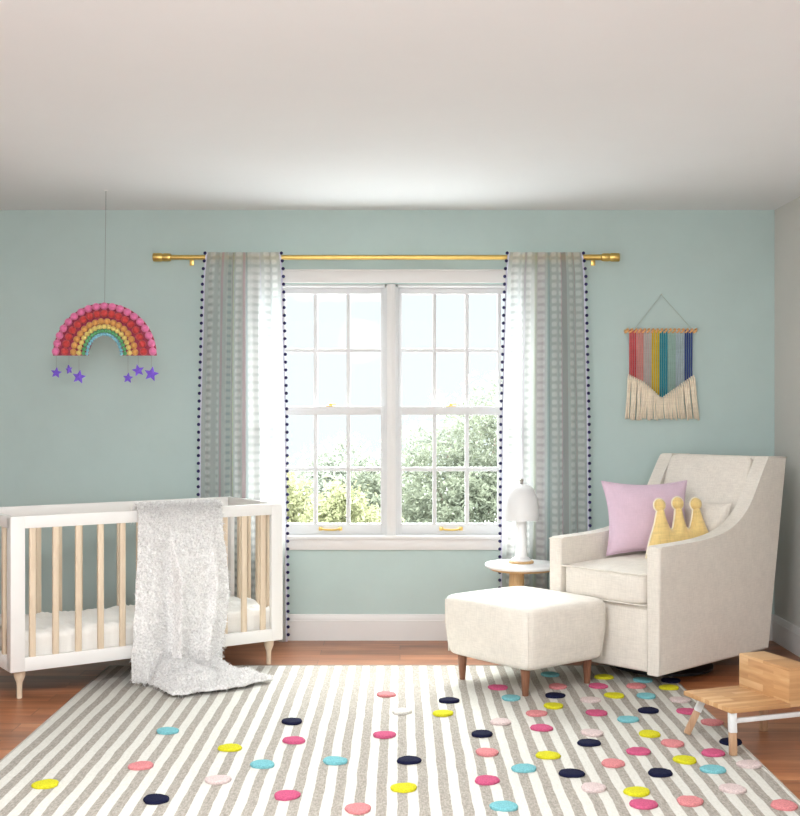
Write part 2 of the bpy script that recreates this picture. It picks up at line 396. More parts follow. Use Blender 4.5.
tree('leafy_tree', 'pale feathery distant tree behind the tall green one', b5, crown(b5, [T3(415, 440, 26, .6), T3(445, 430, 26, .6), T3(475, 410, 26, .55), T3(502, 398, 26, .55), T3(450, 470, 26, 1.2), T3(510, 430, 26, 1.2), T3(410, 500, 26, .9)]), 8000, 0.06, M_leafC, 13)

# ---------------------------------------------------------------- curtain rod and curtains
RYD = 6.75; RZ = Z(257.3, RYD)
rod = empty('curtain_rod', (X(386, RYD), WY, RZ)); tag(rod, 'long brass curtain rod with turned end caps above the window', 'curtain rod')
def part_at(root, name, bm, m, smooth=False, a=True):
    bmesh.ops.transform(bm, matrix=Matrix.Translation(-root.location), verts=bm.verts[:])
    o = build(name, bm, m, root, smooth); return auto(o) if a else o
RL, RR = X(171.5, RYD), X(601, RYD)
bm = bmesh.new(); lathe(bm, [(0.0135, 0), (0.0135, X(507, RYD)-RL)], 20, Matrix.Translation((RL, RYD, RZ)) @ Matrix.Rotation(R(90), 4, 'Y')); part_at(rod, 'pole', bm, M_brass)
bm = bmesh.new(); lathe(bm, [(0.0165, 0), (0.0165, RR-X(507, RYD))], 20, Matrix.Translation((X(507, RYD), RYD, RZ)) @ Matrix.Rotation(R(90), 4, 'Y')); part_at(rod, 'outer_pole', bm, M_brass)
fp = [(0.014, 0), (0.0205, 0.004), (0.0225, 0.012), (0.0235, 0.040), (0.0215, 0.046), (0.0215, 0.052), (0.0245, 0.057), (0.0245, 0.098), (0.022, 0.103)]
for s, x0 in ((-1, RL), (1, RR)):
    bm = bmesh.new(); lathe(bm, fp, 22, Matrix.Translation((x0, RYD, RZ)) @ Matrix.Rotation(R(90*s), 4, 'Y')); part_at(rod, 'finial', bm, M_brass)
for x0 in (X(190, RYD), X(600, RYD)-0.03):
    bm = bmesh.new(); tube(bm, [(x0, WY, RZ), (x0, RYD, RZ)], 0.006, 8); bx(bm, (x0-0.012, WY-0.006, RZ-0.04), (x0+0.012, WY, RZ+0.02), 0.002); part_at(rod, 'bracket', bm, M_brass)

def curtain_mat(name, blobs, lines, white):
    """sheer printed cloth: uv.x across, object z up; blobs/lines in px across the panel"""
    k = N(name, 0.85, 0, 0.1)
    t = k.n('ShaderNodeTexCoord'); s = k.n('ShaderNodeSeparateXYZ'); k.l(t.outputs['UV'], s.inputs[0]); u, v = s.outputs[0], s.outputs[1]
    col = (0.58, 0.60, 0.59)
    cur = k.mix(0.0, col, col)
    dens = None
    vv = k.math('SINE', k.math('MULTIPLY', v, 2*PI*50))          # 50 repeats down the drop
    for (c, hw, strength) in blobs:
        du = k.math('DIVIDE', k.math('ABSOLUTE', k.math('SUBTRACT', u, c)), hw)
        r2 = k.math('SUBTRACT', 1.0, k.math('MULTIPLY', du, du))
        f = k.math('MULTIPLY', k.math('MAXIMUM', r2, 0.0), k.math('MULTIPLY_ADD', vv, 0.5, 0.55))
        f = k.math('MINIMUM', k.math('MULTIPLY', f, 1.1*strength), strength*0.66)
        dens = f if dens is None else k.math('MAXIMUM', dens, f)
    for (c, hw, lc) in lines:
        du = k.math('DIVIDE', k.math('ABSOLUTE', k.math('SUBTRACT', u, c)), hw)
        f = k.math('MINIMUM', k.math('MULTIPLY', k.math('MAXIMUM', k.math('SUBTRACT', 1.0, du), 0.0), 2.5), 0.85)
        cur = k.mix(f, cur, lc)
    cur = k.mix(dens, cur, (0.82, 0.82, 0.80))
    dif = k.b; k.l(cur, dif.inputs['Base Color'])
    tl = k.n('ShaderNodeBsdfTranslucent'); k.l(cur, tl.inputs[0])
    tp = k.n('ShaderNodeBsdfTransparent')
    a = k.n('ShaderNodeMixShader'); a.inputs[0].default_value = 0.6; k.l(dif.outputs[0], a.inputs[1]); k.l(tl.outputs[0], a.inputs[2])
    b = k.n('ShaderNodeMixShader'); k.l(k.math('MULTIPLY_ADD', dens, -0.22, 0.36), b.inputs[0]); k.l(a.outputs[0], b.inputs[1]); k.l(tp.outputs[0], b.inputs[2])
    k.l(b.outputs[0], k.out.inputs[0])
    return k.m
PINK, OLIVE, TEALC, MAUVE = (0.62, 0.42, 0.46), (0.50, 0.54, 0.36), (0.36, 0.44, 0.44), (0.40, 0.36, 0.36)
def fr_(lst, a, w): return [((x-a)/w, hw/w, c) for x, hw, c in lst]
ML = curtain_mat('sheer_print_left', fr_([(210, 3.2, 1), (217.5, 2, .6), (228, 2.2, .5), (238.5, 2.8, .9), (250, 2, .5), (257, 6.5, .8), (268, 2.5, 1), (276, 4, 1)], 203, 80),
                 fr_([(222, 1.7, PINK), (233, 1.6, OLIVE), (243, 1.6, PINK), (247, 2.6, TEALC), (262, 1.2, (0.6, 0.6, 0.7)), (231, 1, MAUVE), (228, 1.5, TEALC)], 203, 80), 0)
MR = curtain_mat('sheer_print_right', fr_([(514, 4, 1), (522, 3, .8), (529, 2.2, .8), (542, 3.4, .75), (555.5, 2.2, 1), (560.5, 1.8, .8), (572, 1.8, .9), (580.5, 3.6, .85)], 506, 80),
                 fr_([(526, 1, (0.55, 0.5, 0.55)), (536, 2.6, (0.52, 0.57, 0.46)), (542, 4, (0.58, 0.52, 0.55)), (549.5, 2.6, TEALC), (565, 2.6, MAUVE), (562, 1.0, PINK), (568, 1.2, MAUVE), (576, 1.2, (0.52, 0.44, 0.42))], 506, 80), 0)
M_tape = fabric('pale_lilac_tape', (0.60, 0.60, 0.72), 0.03)
M_navy = fabric('navy_pompom', (0.022, 0.02, 0.085), 0.3, 300, 1.0)
TOPZ = Z(252.5, 6.72); CY = 6.706
def curtain(name, label, eL, eR, folds, mat, seed):
    """eL/eR: px of each edge as function of py (measured on the cloth's plane)"""
    root = empty(name, (X((eL[0][1]+eR[0][1])/2, CY), CY, 0)); tag(root, label, 'curtain', 'pom-pom trimmed curtains')
    BZ = 0.012
    def P(u, v):
        z = TOPZ+(BZ-TOPZ)*v; py = HOR+(EYE-z)*F/CY
        xl = X(interp(py, eL), CY)+0.010; xr = X(interp(py, eR), CY)-0.010
        amp = 0.008+0.017*smooth01(v*4)
        ph = folds*2*PI*u+0.5*math.sin(3*u+seed)+0.15*math.sin(5*v+seed)
        y = CY+amp*(math.sin(ph)+0.25*math.sin(2*ph+1))*min(1, min(u, 1-u)*14)*0.9
        x = xl+(xr-xl)*u+0.006*math.sin(ph*1+1.3)*min(1, min(u, 1-u)*10)
        return Vector((x-root.location.x, y-root.location.y, z))
    bm = bmesh.new(); grid(bm, 150, 70, P, True); build('cloth', bm, mat, root, True)
    me = None
    for side in (0, 1):
        bm = bmesh.new(); off = (-0.006 if side == 0 else 0.006)
        tp = [P(side, j/40)+Vector((off*0.5, -0.001, 0)) for j in range(41)]
        for a, b in zip(tp, tp[1:]):
            q = Vector((0.005, 0, 0)); yy = Vector((0, 0.0015, 0))
            f0 = [bm.verts.new(p) for p in (a-q-yy, a+q-yy, b+q-yy, b-q-yy)]; f1 = [bm.verts.new(p) for p in (a-q+yy, a+q+yy, b+q+yy, b-q+yy)]
            bm.faces.new(f0); bm.faces.new(f1[::-1])
        build('trim_tape', bm, M_tape, root)
        np_ = 50
        for j in range(np_):
            p = P(side, (j+0.12)/np_)+Vector((off*1.9, -0.002, 0))
            if me is None:
                b2 = bmesh.new(); ball(b2, (0, 0, 0), 0.0098, 10); o = build('pom_pom', b2, M_navy, root, True); me = o.data
            else:
                o = link('pom_pom', me, None, root)
            o.location = p
curtain('window_curtain', 'sheer patterned curtain with navy pom-pom edges left of the window, behind the crib',
        [(252, 205.5), (275, 203), (420, 199), (640, 197.5)], [(252, 281), (270, 283), (420, 286.8), (640, 288)], 6, ML, 1.0)
curtain('window_curtain', 'sheer patterned curtain with navy pom-pom edges right of the window, behind the white lamp',
        [(252, 507.5), (275, 505), (420, 501), (640, 499.5)], [(252, 583), (275, 585.5), (420, 588.8), (640, 590.5)], 6, MR, 2.4)

# ---------------------------------------------------------------- rug
RX0, RX1, RYA, RYB = -1.472, 1.322, 2.35, 6.085
k = N('striped_rug', 0.95, 0, 0.1)
t = k.n('ShaderNodeTexCoord'); s = k.n('ShaderNodeSeparateXYZ'); k.l(t.outputs['Object'], s.inputs[0])
wob = k.math('MULTIPLY', k.math('SUBTRACT', k.noise(k.coord(scale=(1, 1, 1)), 5, 2), 0.5), 0.014)
PITCH = 0.0712
xx = k.math('ADD', s.outputs[0], wob)
ph = k.math('FRACT', k.math('DIVIDE', k.math('ADD', xx, 10*PITCH-0.009+PITCH*0.24), PITCH))
st = k.ramp(ph, [(0.0, (1, 1, 1)), (0.47, (1, 1, 1)), (0.5, (0, 0, 0)), (0.97, (0, 0, 0)), (1.0, (1, 1, 1))])
wv = k.noise(k.coord(scale=(1, 0.25, 1)), 190, 2); gg = k.noise(k.coord(scale=(0.3, 1, 1)), 230, 2)
weave = k.math('MULTIPLY', k.math('ADD', wv, gg), 0.5)
taupe = k.ramp(weave, [(0.36, (0.22, 0.195, 0.165)), (0.62, (0.405, 0.375, 0.325))])
cream = k.ramp(weave, [(0.36, (0.55, 0.54, 0.49)), (0.6, (0.64, 0.63, 0.58))])
k.base(k.mix(st, cream, taupe)); k.bump(weave, 0.6, 0.003); k.b.inputs['Sheen Weight'].default_value = 0.1
M_rug = k.m
rug = empty('striped_rug', ((RX0+RX1)/2, (RYA+RYB)/2, 0)); rug.location = (0, 4.2, 0)
tag(rug, 'large cream and taupe striped rug with scattered raised coloured dots', 'rug')
bm = bmesh.new(); bx(bm, (RX0, RYA-4.2, 0.0005), (RX1, RYB-4.2, 0.009), 0.004); auto(build('woven_field', bm, M_rug, rug))
bm = bmesh.new()
for x0 in (RX0, RX1): tube(bm, [(x0, RYA-4.2, 0.006), (x0, RYB-4.2, 0.006)], 0.0055, 8)
tube(bm, [(RX0, RYB-4.2, 0.006), (RX1, RYB-4.2, 0.006)], 0.0055, 8)
build('bound_edge', bm, fabric('taupe_binding', (0.36, 0.33, 0.28)), rug, True)
dotc = {'Y': ('yellow', (0.72, 0.68, 0.03)), 'H': ('hot pink', (0.64, 0.12, 0.24)), 'S': ('salmon pink', (0.75, 0.28, 0.29)), 'A': ('aqua', (0.22, 0.55, 0.60)),
        'N': ('navy', (0.012, 0.014, 0.045)), 'P': ('pale pink', (0.76, 0.62, 0.60)), 'W': ('off-white', (0.80, 0.77, 0.72))}
dmat = {}
for q, (nm, c) in dotc.items():
    k = N(nm.replace(' ', '_')+'_tuft', 0.95, 0, 0.1); f = k.noise(k.coord(), 160, 3)
    k.base(k.ramp(f, [(0.3, tuple(x*0.6 for x in c)), (0.6, tuple(x*0.84 for x in c))])); k.bump(f, 1.0, 0.004); dmat[q] = k.m
dots = '''386 694 S;449 700 N;443 713 Y;292 721 N;402 711 W;384.5 734.5 H;45.5 784 Y;141 765.5 S;156 799 N;218 779.5 P;230 747.5 Y;262.5 764 A;287 795 H;167.5 730.5 A
294 740 H;335 760.5 A;409 760 N;404 787.5 Y;358 808.5 S;487 752 S;487 780 H;504 806 A;524 768 A;548 755 Y;482 733.5 N;550 674 A;498 687 H;557.5 686 S;511 697.5 A;555 695 N
604 676.5 Y;598 685.5 H;636 685.5 S;614.5 695 Y;646.5 695.5 A;669 687 Y;553.5 705.5 Y;536.5 713 S;596.5 712.5 H;648.5 710 N;590.5 699.5 P;628 719 A;541.5 727.5 H;500.5 721.5 P
592 732.5 P;649.5 733.5 Y;687.5 711 H;671 680 N;643 679.5 A;680 699.5 P;589 742.5 N;672.5 743 S;638.5 751 H;713 752.5 H;731 741.5 N;613 763 S;685 759.5 Y;713 769 A;749.5 764 P
571.5 773 N;660 772.5 N;593.5 787.5 P;732.5 788.5 P;637 791.5 Y;643.5 804 H;690 801 S;784 805 S;712 722 S'''
for i, d in enumerate(dots.replace('\n', ';').split(';')):
    a, b, q = d.split(); a, b = float(a), float(b); Y = F*(EYE-0.012)/(b+0.8-HOR); x = X(a, Y)
    random.seed(i+50); bm = bmesh.new(); n = 28; p1, p2, p3 = [random.uniform(0, 6.28) for _ in range(3)]
    rr = [0.044*(1+0.05*math.sin(2*t_+p1)+0.035*math.sin(3*t_+p2)+0.02*math.sin(7*t_+p3)) for t_ in [2*PI*j/n for j in range(n)]]
    prev = None
    for f_, z in ((0.97, 0.0), (1.02, 0.006), (0.95, 0.0105), (0.75, 0.012), (0.4, 0.0125)):
        ring = [bm.verts.new((rr[j]*f_*math.cos(2*PI*j/n), rr[j]*f_*math.sin(2*PI*j/n), z+random.uniform(-.0006, .0006))) for j in range(n)]
        if prev:
            for j in range(n): bm.faces.new((prev[j], prev[(j+1) % n], ring[(j+1) % n], ring[j]))
        prev = ring
    bm.faces.new(prev)
    o = build('tufted_dot', bm, dmat[q], rug, True); o.location = (x, Y-4.2, 0.0088); o['label'] = dotc[q][0]+' raised dot'
random.seed(7)

# ---------------------------------------------------------------- crib
CA = R(34.8); CO = (-1.74, 5.362, 0); CL, CW = 1.388, 0.60; ZB, ZT = 0.127, 0.827
crib = empty('baby_crib', CO, CA); tag(crib, 'white baby crib with light wood slats and turned feet by the left wall', 'crib')
def cp(name, bm, m, par=None): return auto(build(name, bm, m, par or crib))
PW = 0.066; RT = 0.026; RH = 0.056
for i, y0 in enumerate((0.0, CW-RT)):
    bm = bmesh.new()
    bx(bm, (0, y0, ZB), (PW, y0+RT, ZT), 0.004); bx(bm, (CL-PW, y0, ZB), (CL, y0+RT, ZT), 0.004)
    bx(bm, (PW-0.004, y0+0.001, ZT-RH), (CL-PW+0.004, y0+RT-0.001, ZT-0.0005), 0.002); bx(bm, (PW-0.004, y0+0.001, ZB+0.0005), (CL-PW+0.004, y0+RT-0.001, ZB+0.062), 0.002)
    sf = cp('side_frame', bm, M_crib)
    for kx in range(12):
        xc = 0.1016+0.1069*kx; bm = bmesh.new(); bx(bm, (xc-0.0145, y0+RT/2-0.009, ZB+0.058), (xc+0.0145, y0+RT/2+0.009, ZT-RH+0.004), 0.005, 3); cp('slat', bm, M_beech, crib)
for i, x0 in enumerate((0.0, CL-RT)):
    bm = bmesh.new()
    bx(bm, (x0+0.001, RT-0.002, ZT-RH), (x0+RT-0.001, CW-RT+0.002, ZT-0.0005), 0.002); bx(bm, (x0+0.001, RT-0.002, ZB+0.0005), (x0+RT-0.001, CW-RT+0.002, ZB+0.062), 0.002)
    bx(bm, (x0+0.001, RT-0.002, ZB), (x0+RT-0.001, RT+0.035, ZT-0.001), 0.003); bx(bm, (x0+0.001, CW-RT-0.035, ZB), (x0+RT-0.001, CW-RT+0.002, ZT-0.001), 0.003)
    cp('end_frame', bm, M_crib)
    for ky in range(4):
        yc = 0.14+0.1067*ky; bm = bmesh.new(); bx(bm, (x0+RT/2-0.009, yc-0.0145, ZB+0.058), (x0+RT/2+0.009, yc+0.0145, ZT-RH+0.004), 0.005, 3); cp('slat', bm, M_beech, crib)
for x0 in (0.055, CL-0.055):
    for y0 in (0.05, CW-0.05):
        bm = bmesh.new(); lathe(bm, [(0.012, 0), (0.0125, 0.055), (0.0135, 0.07), (0.021, 0.088), (0.025, 0.10), (0.026, 0.13)], 20, off=(x0, y0, 0)); cp('leg', bm, M_beech)
bm = bmesh.new(); bx(bm, (0.028, 0.028, ZB+0.02), (CL-0.028, CW-0.028, ZB+0.038)); cp('mattress_board', bm, M_crib)
for x0 in (0.055, CL-0.055):
    pass
mat_root = empty('crib_mattress', CO, CA); tag(mat_root, 'white crib mattress with a wrinkled fitted sheet inside the crib', 'mattress')
bm = bmesh.new()
mx0, mx1, my0, my1, mz0, mz1 = 0.046, CL-0.046, 0.046, CW-0.046, ZB+0.04, 0.285
bx(bm, (mx0+.003, my0+.003, mz0), (mx1-.003, my1-.003, mz1-0.012), 0.02, 4); auto(build('core', bm, M_white_fab, mat_root))
def sheet(u, v):
    # wraps: v 0..1 goes from front bottom up over the top and down the back
    L = [(0, (my0, mz0+0.01)), (0.2, (my0-0.002, mz1-0.022)), (0.235, (my0+0.006, mz1-0.004)), (0.27, (my0+0.022, mz1)), (0.73, (my1-0.022, mz1)), (0.765, (my1-0.006, mz1-0.004)), (0.8, (my1+0.002, mz1-0.022)), (1, (my1, mz0+0.01))]
    y = interp(v, [(a, b[0]) for a, b in L]); z = interp(v, [(a, b[1]) for a, b in L]); x = mx0+(mx1-mx0)*u
    w_ = noise.noise(Vector((x*9+y*7, y*3-x*2, 1.3)))*0.5+noise.noise(Vector((x*26, y*5+x*6, 3.0)))*0.25
    ridge = (1-abs(noise.noise(Vector((x*7+y*9, y*2.2, 7.0))))*2.4)
    cz = math.sin(x*38+y*22+6*noise.noise(Vector((x*4, y*4, 9))))*0.5+0.5
    h = 0.010*w_+0.010*max(0, ridge)**3+0.009*cz**4*max(0.0, 0.3+noise.noise(Vector((x*5, y*5, 2)))*1.6)
    h *= 1.4
    e = smooth01((v-0.2)/0.08)*smooth01((0.8-v)/0.08)
    return Vector((x, y-h*(1-e)*(1 if v < .5 else -1)*0.6, z+h*e))
grid(bm := bmesh.new(), 160, 60, sheet); build('fitted_sheet', bm, M_white_fab, mat_root, True)

# ---------------------------------------------------------------- furry throw on the crib rail
k = N('shaggy_pile', 0.9, 0, 0.15); f = k.noise(k.coord(), 105, 3, 0.6)
k.base(k.ramp(f, [(0.36, (0.66, 0.65, 0.64)), (0.50, (0.84, 0.83, 0.82)), (0.60, (0.92, 0.915, 0.90))])); k.b.inputs['Sheen Weight'].default_value = 0.3; M_fur = k.m
thr = empty('fur_throw', CO, CA); tag(thr, 'shaggy white fur throw draped over the crib rail and pooled on the rug', 'blanket')
path = [(-0.068, 0.775), (-0.066, 0.795), (-0.058, 0.825), (-0.035, 0.846), (0.0, 0.852), (0.026, 0.842), (0.040, 0.80), (0.046, 0.65), (0.055, 0.45), (0.065, 0.25), (0.075, 0.10), (0.085, 0.03)]
pc = catmull([(a, b, 0) for a, b in path], 6)
def drape(u, v):
    q = v*(len(pc)-1); i = min(int(q), len(pc)-2); p = pc[i].lerp(pc[i+1], q-i); out, z = p.x, p.y
    h = smooth01((0.83-z)/0.8) if out > 0 else 0
    tl = 0.587-0.05*h; tr = 1.021+0.035*math.sin(h*PI*0.8)-0.05*h**3
    if out < 0: tl, tr = 0.60, 1.01
    t_ = tl+(tr-tl)*u
    # soft vertical folds, one strong diagonal ridge
    rc = 0.36+0.10*h; ridge = (math.exp(-((u-rc)/0.03)**2)*0.02)*smooth01(h*3)
    r2 = math.exp(-((u-0.84+0.05*h)/0.05)**2)*0.028*smooth01(h*3)
    w_ = 0.018*math.sin(u*9+z*2)*h+0.010*noise.noise(Vector((u*6, z*7, 2.0)))*(h+.3)
    sgn = 1 if out > 0 else 0.3
    stp = smooth01((u-rc+0.01)/0.02)*math.exp(-max(0, u-rc)/0.25)*0.085*smooth01(h*3) - 0.02*math.exp(-((u-rc+0.08)/0.06)**2)*smooth01(h*3)
    r2 += stp
    return Vector((t_+0.006*noise.noise(Vector((z*9, u*4, 0))), -(out+(ridge+r2+w_+0.004)*sgn), max(0.018, z)+ (0.004*noise.noise(Vector((u*8, v*8, 5))))))
def pool(u, v):
    # sheet of throw lying on the rug in front of the hem; u along hem, v outward
    a0 = Vector((0.62, 0.06)); a1 = Vector((0.98, 0.06)); b0 = Vector((0.60, 0.40)); b1 = Vector((1.13, 0.36)); m_ = Vector((0.74, 0.46))
    e0 = a0.lerp(b0, v); e1 = a1.lerp(b1, v**1.2)
    p = e0.lerp(e1, u); bulge = math.sin(u*PI)*v*0.035+v*0.035*noise.noise(Vector((u*7, 3.3, 0)))
    edge = min(1, min(u, 1-u)*7, (1-v)*7)
    z = 0.026+0.046*max(0.0, edge)**0.5*(0.5+0.8*abs(noise.noise(Vector((p.x*8, p.y*11, 4)))*1.8))+0.07*(1-v)**3*edge
    return Vector((p.x, -(p.y+bulge), z))
bm = bmesh.new(); grid(bm, 90, 150, drape); grid(bm, 80, 60, pool)
cloth = build('cloth', bm, M_fur, thr, True)
# underside and thickness come from a solidify; the pile is one mesh of short curved tufts
md = cloth.modifiers.new('solidify', 'SOLIDIFY'); md.thickness = 0.008; md.offset = -1
def tufts(fns, n, length, wid, seed):
    g = np.random.default_rng(seed); V = []; Fc = []
    for fn, cnt, flip in fns:
        for _ in range(cnt):
            u, v = g.random(), g.random(); e = 0.01
            p = fn(u, v); pu = fn(min(1, u+e), v)-fn(max(0, u-e), v); pv = fn(u, min(1, v+e))-fn(u, max(0, v-e))
            nn = pu.cross(pv); nn = nn.normalized()*flip
            d = (nn*g.uniform(0.5, 1.0)+Vector(g.normal(size=3))*0.55); d.normalize()
            L = length*g.uniform(0.6, 1.3); side = d.cross(Vector(g.normal(size=3))).normalized()*wid
            tip = p+d*L+Vector((0, 0, -0.3*L)); mid = p+d*L*0.55
            i = len(V); V += [p-side, p+side, mid+side*0.8, mid-side*0.8, tip]; Fc += [(i, i+1, i+2, i+3), (i+3, i+2, i+4)]
    me = bpy.data.meshes.new('pile'); me.from_pydata([tuple(x) for x in V], [], Fc); return me
q = drape(0.5, 0.7); n_ = (drape(0.51, 0.7)-drape(0.49, 0.7)).cross(drape(0.5, 0.71)-drape(0.5, 0.69)); fd = 1 if n_.y < 0 else -1
n_ = (pool(0.51, 0.5)-pool(0.49, 0.5)).cross(pool(0.5, 0.51)-pool(0.5, 0.49)); fp_ = 1 if n_.z > 0 else -1
pile = link('pile', tufts([(drape, 26000, fd), (pool, 13000, fp_)], 0, 0.023, 0.0014, 4), M_fur, thr); pile['kind'] = 'stuff'

# ---------------------------------------------------------------- glider armchair
AA = R(43); AO = (1.19, 5.50, 0); AW = 0.66; AT = 0.077
chair = empty('glider_armchair', AO, AA); tag(chair, 'cream upholstered swivel armchair with sloping arms in the right corner', 'armchair')
def soft_slab(bm, poly, axis_a, axis_b, axis_t, t0, t1, bev=0.018):
    prism(bm, poly, axis_a, axis_b, axis_t, t0, t1)
    bmesh.ops.bevel(bm, geom=bm.edges[:], offset=bev, segments=4, affect='EDGES', profile=0.5, clamp_overlap=True)
ap = [(0.0, 0.08), (0.0, 0.672)] + [(p.x, p.y) for p in catmull([(0.03, 0.674, 0), (0.18, 0.676, 0), (0.32, 0.680, 0), (0.45, 0.690, 0), (0.57, 0.712, 0), (0.66, 0.745, 0), (0.74, 0.795, 0), (0.80, 0.852, 0), (0.86, 0.935, 0), (0.93, 1.03, 0), (0.965, 1.068, 0)], 3)] + [(1.145, 1.062), (0.965, 0.08)]
def slab(name, poly, y0, y1, m, bev=0.02):
    bm = bmesh.new(); p0, p1 = prism(bm, poly, (1, 0, 0), (0, 0, 1), (0, 1, 0), y0, y1)
    S0, S1 = set(p0), set(p1)
    rim = [e for e in bm.edges if (e.verts[0] in S0 and e.verts[1] in S0) or (e.verts[0] in S1 and e.verts[1] in S1)]
    rim += [e for e in bm.edges if len(e.link_faces) == 2 and e.calc_face_angle() > R(50) and e not in rim]
    bmesh.ops.bevel(bm, geom=list(set(rim)), offset=bev, segments=4, affect='EDGES', profile=0.5, clamp_overlap=True)
    o = auto(build(name, bm, m, chair), 50); wn = o.modifiers.new('weighted', 'WEIGHTED_NORMAL'); wn.weight = 80; wn.keep_sharp = True; return o
for y0 in (0.0, AW-AT):
    arm = slab('arm', ap, y0, y0+AT, M_cream, 0.016)
    # welt along the outer top edge
    bm = bmesh.new(); yy = y0+0.006 if y0 == 0 else y0+AT-0.006
    tube(bm, [(a, yy, b-0.006) for a, b in ap[1:-1]], 0.0035, 6); build('welt', bm, M_cream, arm, True)
def cushion(bm, lo, hi, ex=5.0, crown=0.02, nx=36, wr=0.004, seed=0, M=None):
    """box cushion with soft edges"""
    vs = []
    g = bmesh.ops.create_cube(bm, size=2.0); bmesh.ops.subdivide_edges(bm, edges=list({e for v in g['verts'] for e in v.link_edges}), cuts=nx, use_grid_fill=True)
    new = [v for v in bm.verts if v.tag is False]
    for v in new:
        c = v.co.copy(); p = Vector(c)
        l = (abs(c.x)**ex+abs(c.y)**ex+abs(c.z)**ex)**(1/ex); m_ = max(abs(c.x), abs(c.y), abs(c.z))
        p = c*(m_/l) if l > 0 else c
        cz = (1-p.x*p.x)*(1-p.y*p.y)
        q = Vector([(lo[i]+hi[i])/2+p[i]*(hi[i]-lo[i])/2 for i in range(3)])
        q.z += crown*cz*(1 if p.z > 0 else -0.3)*abs(p.z)
        nz = noise.noise(Vector((q.x*14+seed, q.y*14, q.z*6)))*wr
        q += p.normalized()*nz
        v.co = M @ q if M is not None else q
        v.tag = True
# front panel below the seat
bm = bmesh.new(); bx(bm, (0.022, AT-0.01, 0.083), (0.90, AW-AT+0.01, 0.385), 0.014, 3); auto(build('base_panel', bm, M_cream, chair))
bm = bmesh.new(); cushion(bm, (-0.012, AT+0.002, 0.388), (0.78, AW-AT-0.002, 0.548), 9, 0.02, 40, 0.004, 3); seat = build('seat_cushion', bm, M_cream, chair, True)
bm = bmesh.new()
for zc in (0.540, 0.398):
    tube(bm, [(0.40, AT+0.006, zc), (0.05, AT+0.006, zc), (0.002, AT+0.010, zc), (-0.008, AT+0.022, zc), (-0.010, AT+0.06, zc), (-0.010, AW-AT-0.06, zc), (-0.008, AW-AT-0.022, zc), (0.002, AW-AT-0.010, zc), (0.05, AW-AT-0.006, zc), (0.40, AW-AT-0.006, zc)], 0.0038, 6)
build('piping', bm, M_cream, seat, True)
# outer back and padded inside back (leaning)
bk = [(0.84, 0.09), (0.99, 0.09), (1.115, 1.058), (0.97, 1.062), (0.88, 0.72)]
bk = [(0.80, 0.085), (0.968, 0.085), (1.143, 1.060), (1.015, 1.064)]
slab('back', bk, AT-0.012, AW-AT+0.012, M_cream, 0.016)
lean = math.atan2(0.215, 0.52)
Mb = Matrix.Translation((0.80, AW/2, 0.53)) @ Matrix.Rotation(lean-R(2), 4, 'Y')
bm = bmesh.new(); cushion(bm, (-0.075, -(AW/2-AT-0.004), 0.0), (0.09, AW/2-AT-0.004, 0.552), 14, 0.0, 36, 0.004, 9, Mb); bc = build('back_cushion', bm, M_cream, chair, True)
bm = bmesh.new()
for s in (-1, 1): tube(bm, [Mb @ Vector((-0.066, s*(AW/2-AT-0.010), zz)) for zz in (0.03, 0.2, 0.4, 0.51)], 0.0038, 6)
build('piping', bm, M_cream, bc, True)
# swivel base
bm = bmesh.new(); M_dark = plain('black_metal', (0.02, 0.02, 0.022), 0.5, 0.6)
lathe(bm, [(0.25, 0.009), (0.25, 0.022), (0.235, 0.03), (0.06, 0.034), (0.05, 0.085)], 40, off=(0.50, AW/2, 0)); auto(build('swivel_base', bm, M_dark, chair))

# cushions on the armchair
def chair_pt(x, y, z=0): return (AO[0]+x*math.cos(AA)-y*math.sin(AA), AO[1]+x*math.sin(AA)+y*math.cos(AA), z)
def pillow_mesh(bm, w, h, t, pinch=0.10, n=40, M=None, wr=0.004, seed=0):
    for side in (1, -1):
        V = {}
        for j in range(n+1):
            for i in range(n+1):
                a, b = i/n*2-1, j/n*2-1
                # edges curve in between the pointed corners
                x = a*(1-pinch*(1-b*b)*abs(a)**3*0+0) ; y = b
                x = a*(1-pinch*(1-abs(b)**2)*abs(a)**2); y = b*(1-pinch*(1-abs(a)**2)*abs(b)**2)
                th = (max(0, (1-a*a)*(1-b*b)))**0.42
                nz = noise.noise(Vector((a*3+seed, b*3, side)))*wr+noise.noise(Vector((a*8+seed, b*8, side)))*wr*0.4
                p = Vector((x*w/2, -side*(t/2*th+nz*th), y*h/2))
                V[i, j] = bm.verts.new(M @ p if M is not None else p)
        for j in range(n):
            for i in range(n): f = bm.faces.new((V[i, j], V[i+1, j], V[i+1, j+1], V[i, j+1])); f.smooth = True
    bmesh.ops.remove_doubles(bm, verts=bm.verts[:], dist=0.0004)
M_pink = fabric('lilac_pink_linen', (0.70, 0.53, 0.645), 0.04)
p = chair_pt(0.483, 0.395, 0.568)
pil = empty('throw_pillow', p, rot=(R(-14), 0, R(6))); tag(pil, 'lilac pink square throw pillow leaning at the back of the cream armchair', 'pillow')
bm = bmesh.new(); pillow_mesh(bm, 0.455, 0.385, 0.15, 0.13, M=Matrix.Translation((0, 0, 0.19))); build('cover', bm, M_pink, pil, True)
bm = bmesh.new(); E = []
for i in range(4):
    for j in range(20):
        a = -1+2*j/20
        q = [(a, -1), (1, a), (-a, 1), (-1, -a)][i]; x, y = q
        E.append((x*(1-0.13*(1-y*y)*x*x)*0.2275, 0, y*(1-0.13*(1-x*x)*y*y)*0.1925+0.19))
tube(bm, E, 0.0032, 6, closed=True); build('piping', bm, M_pink, pil, True)
p = chair_pt(0.675, 0.248, 0.568)
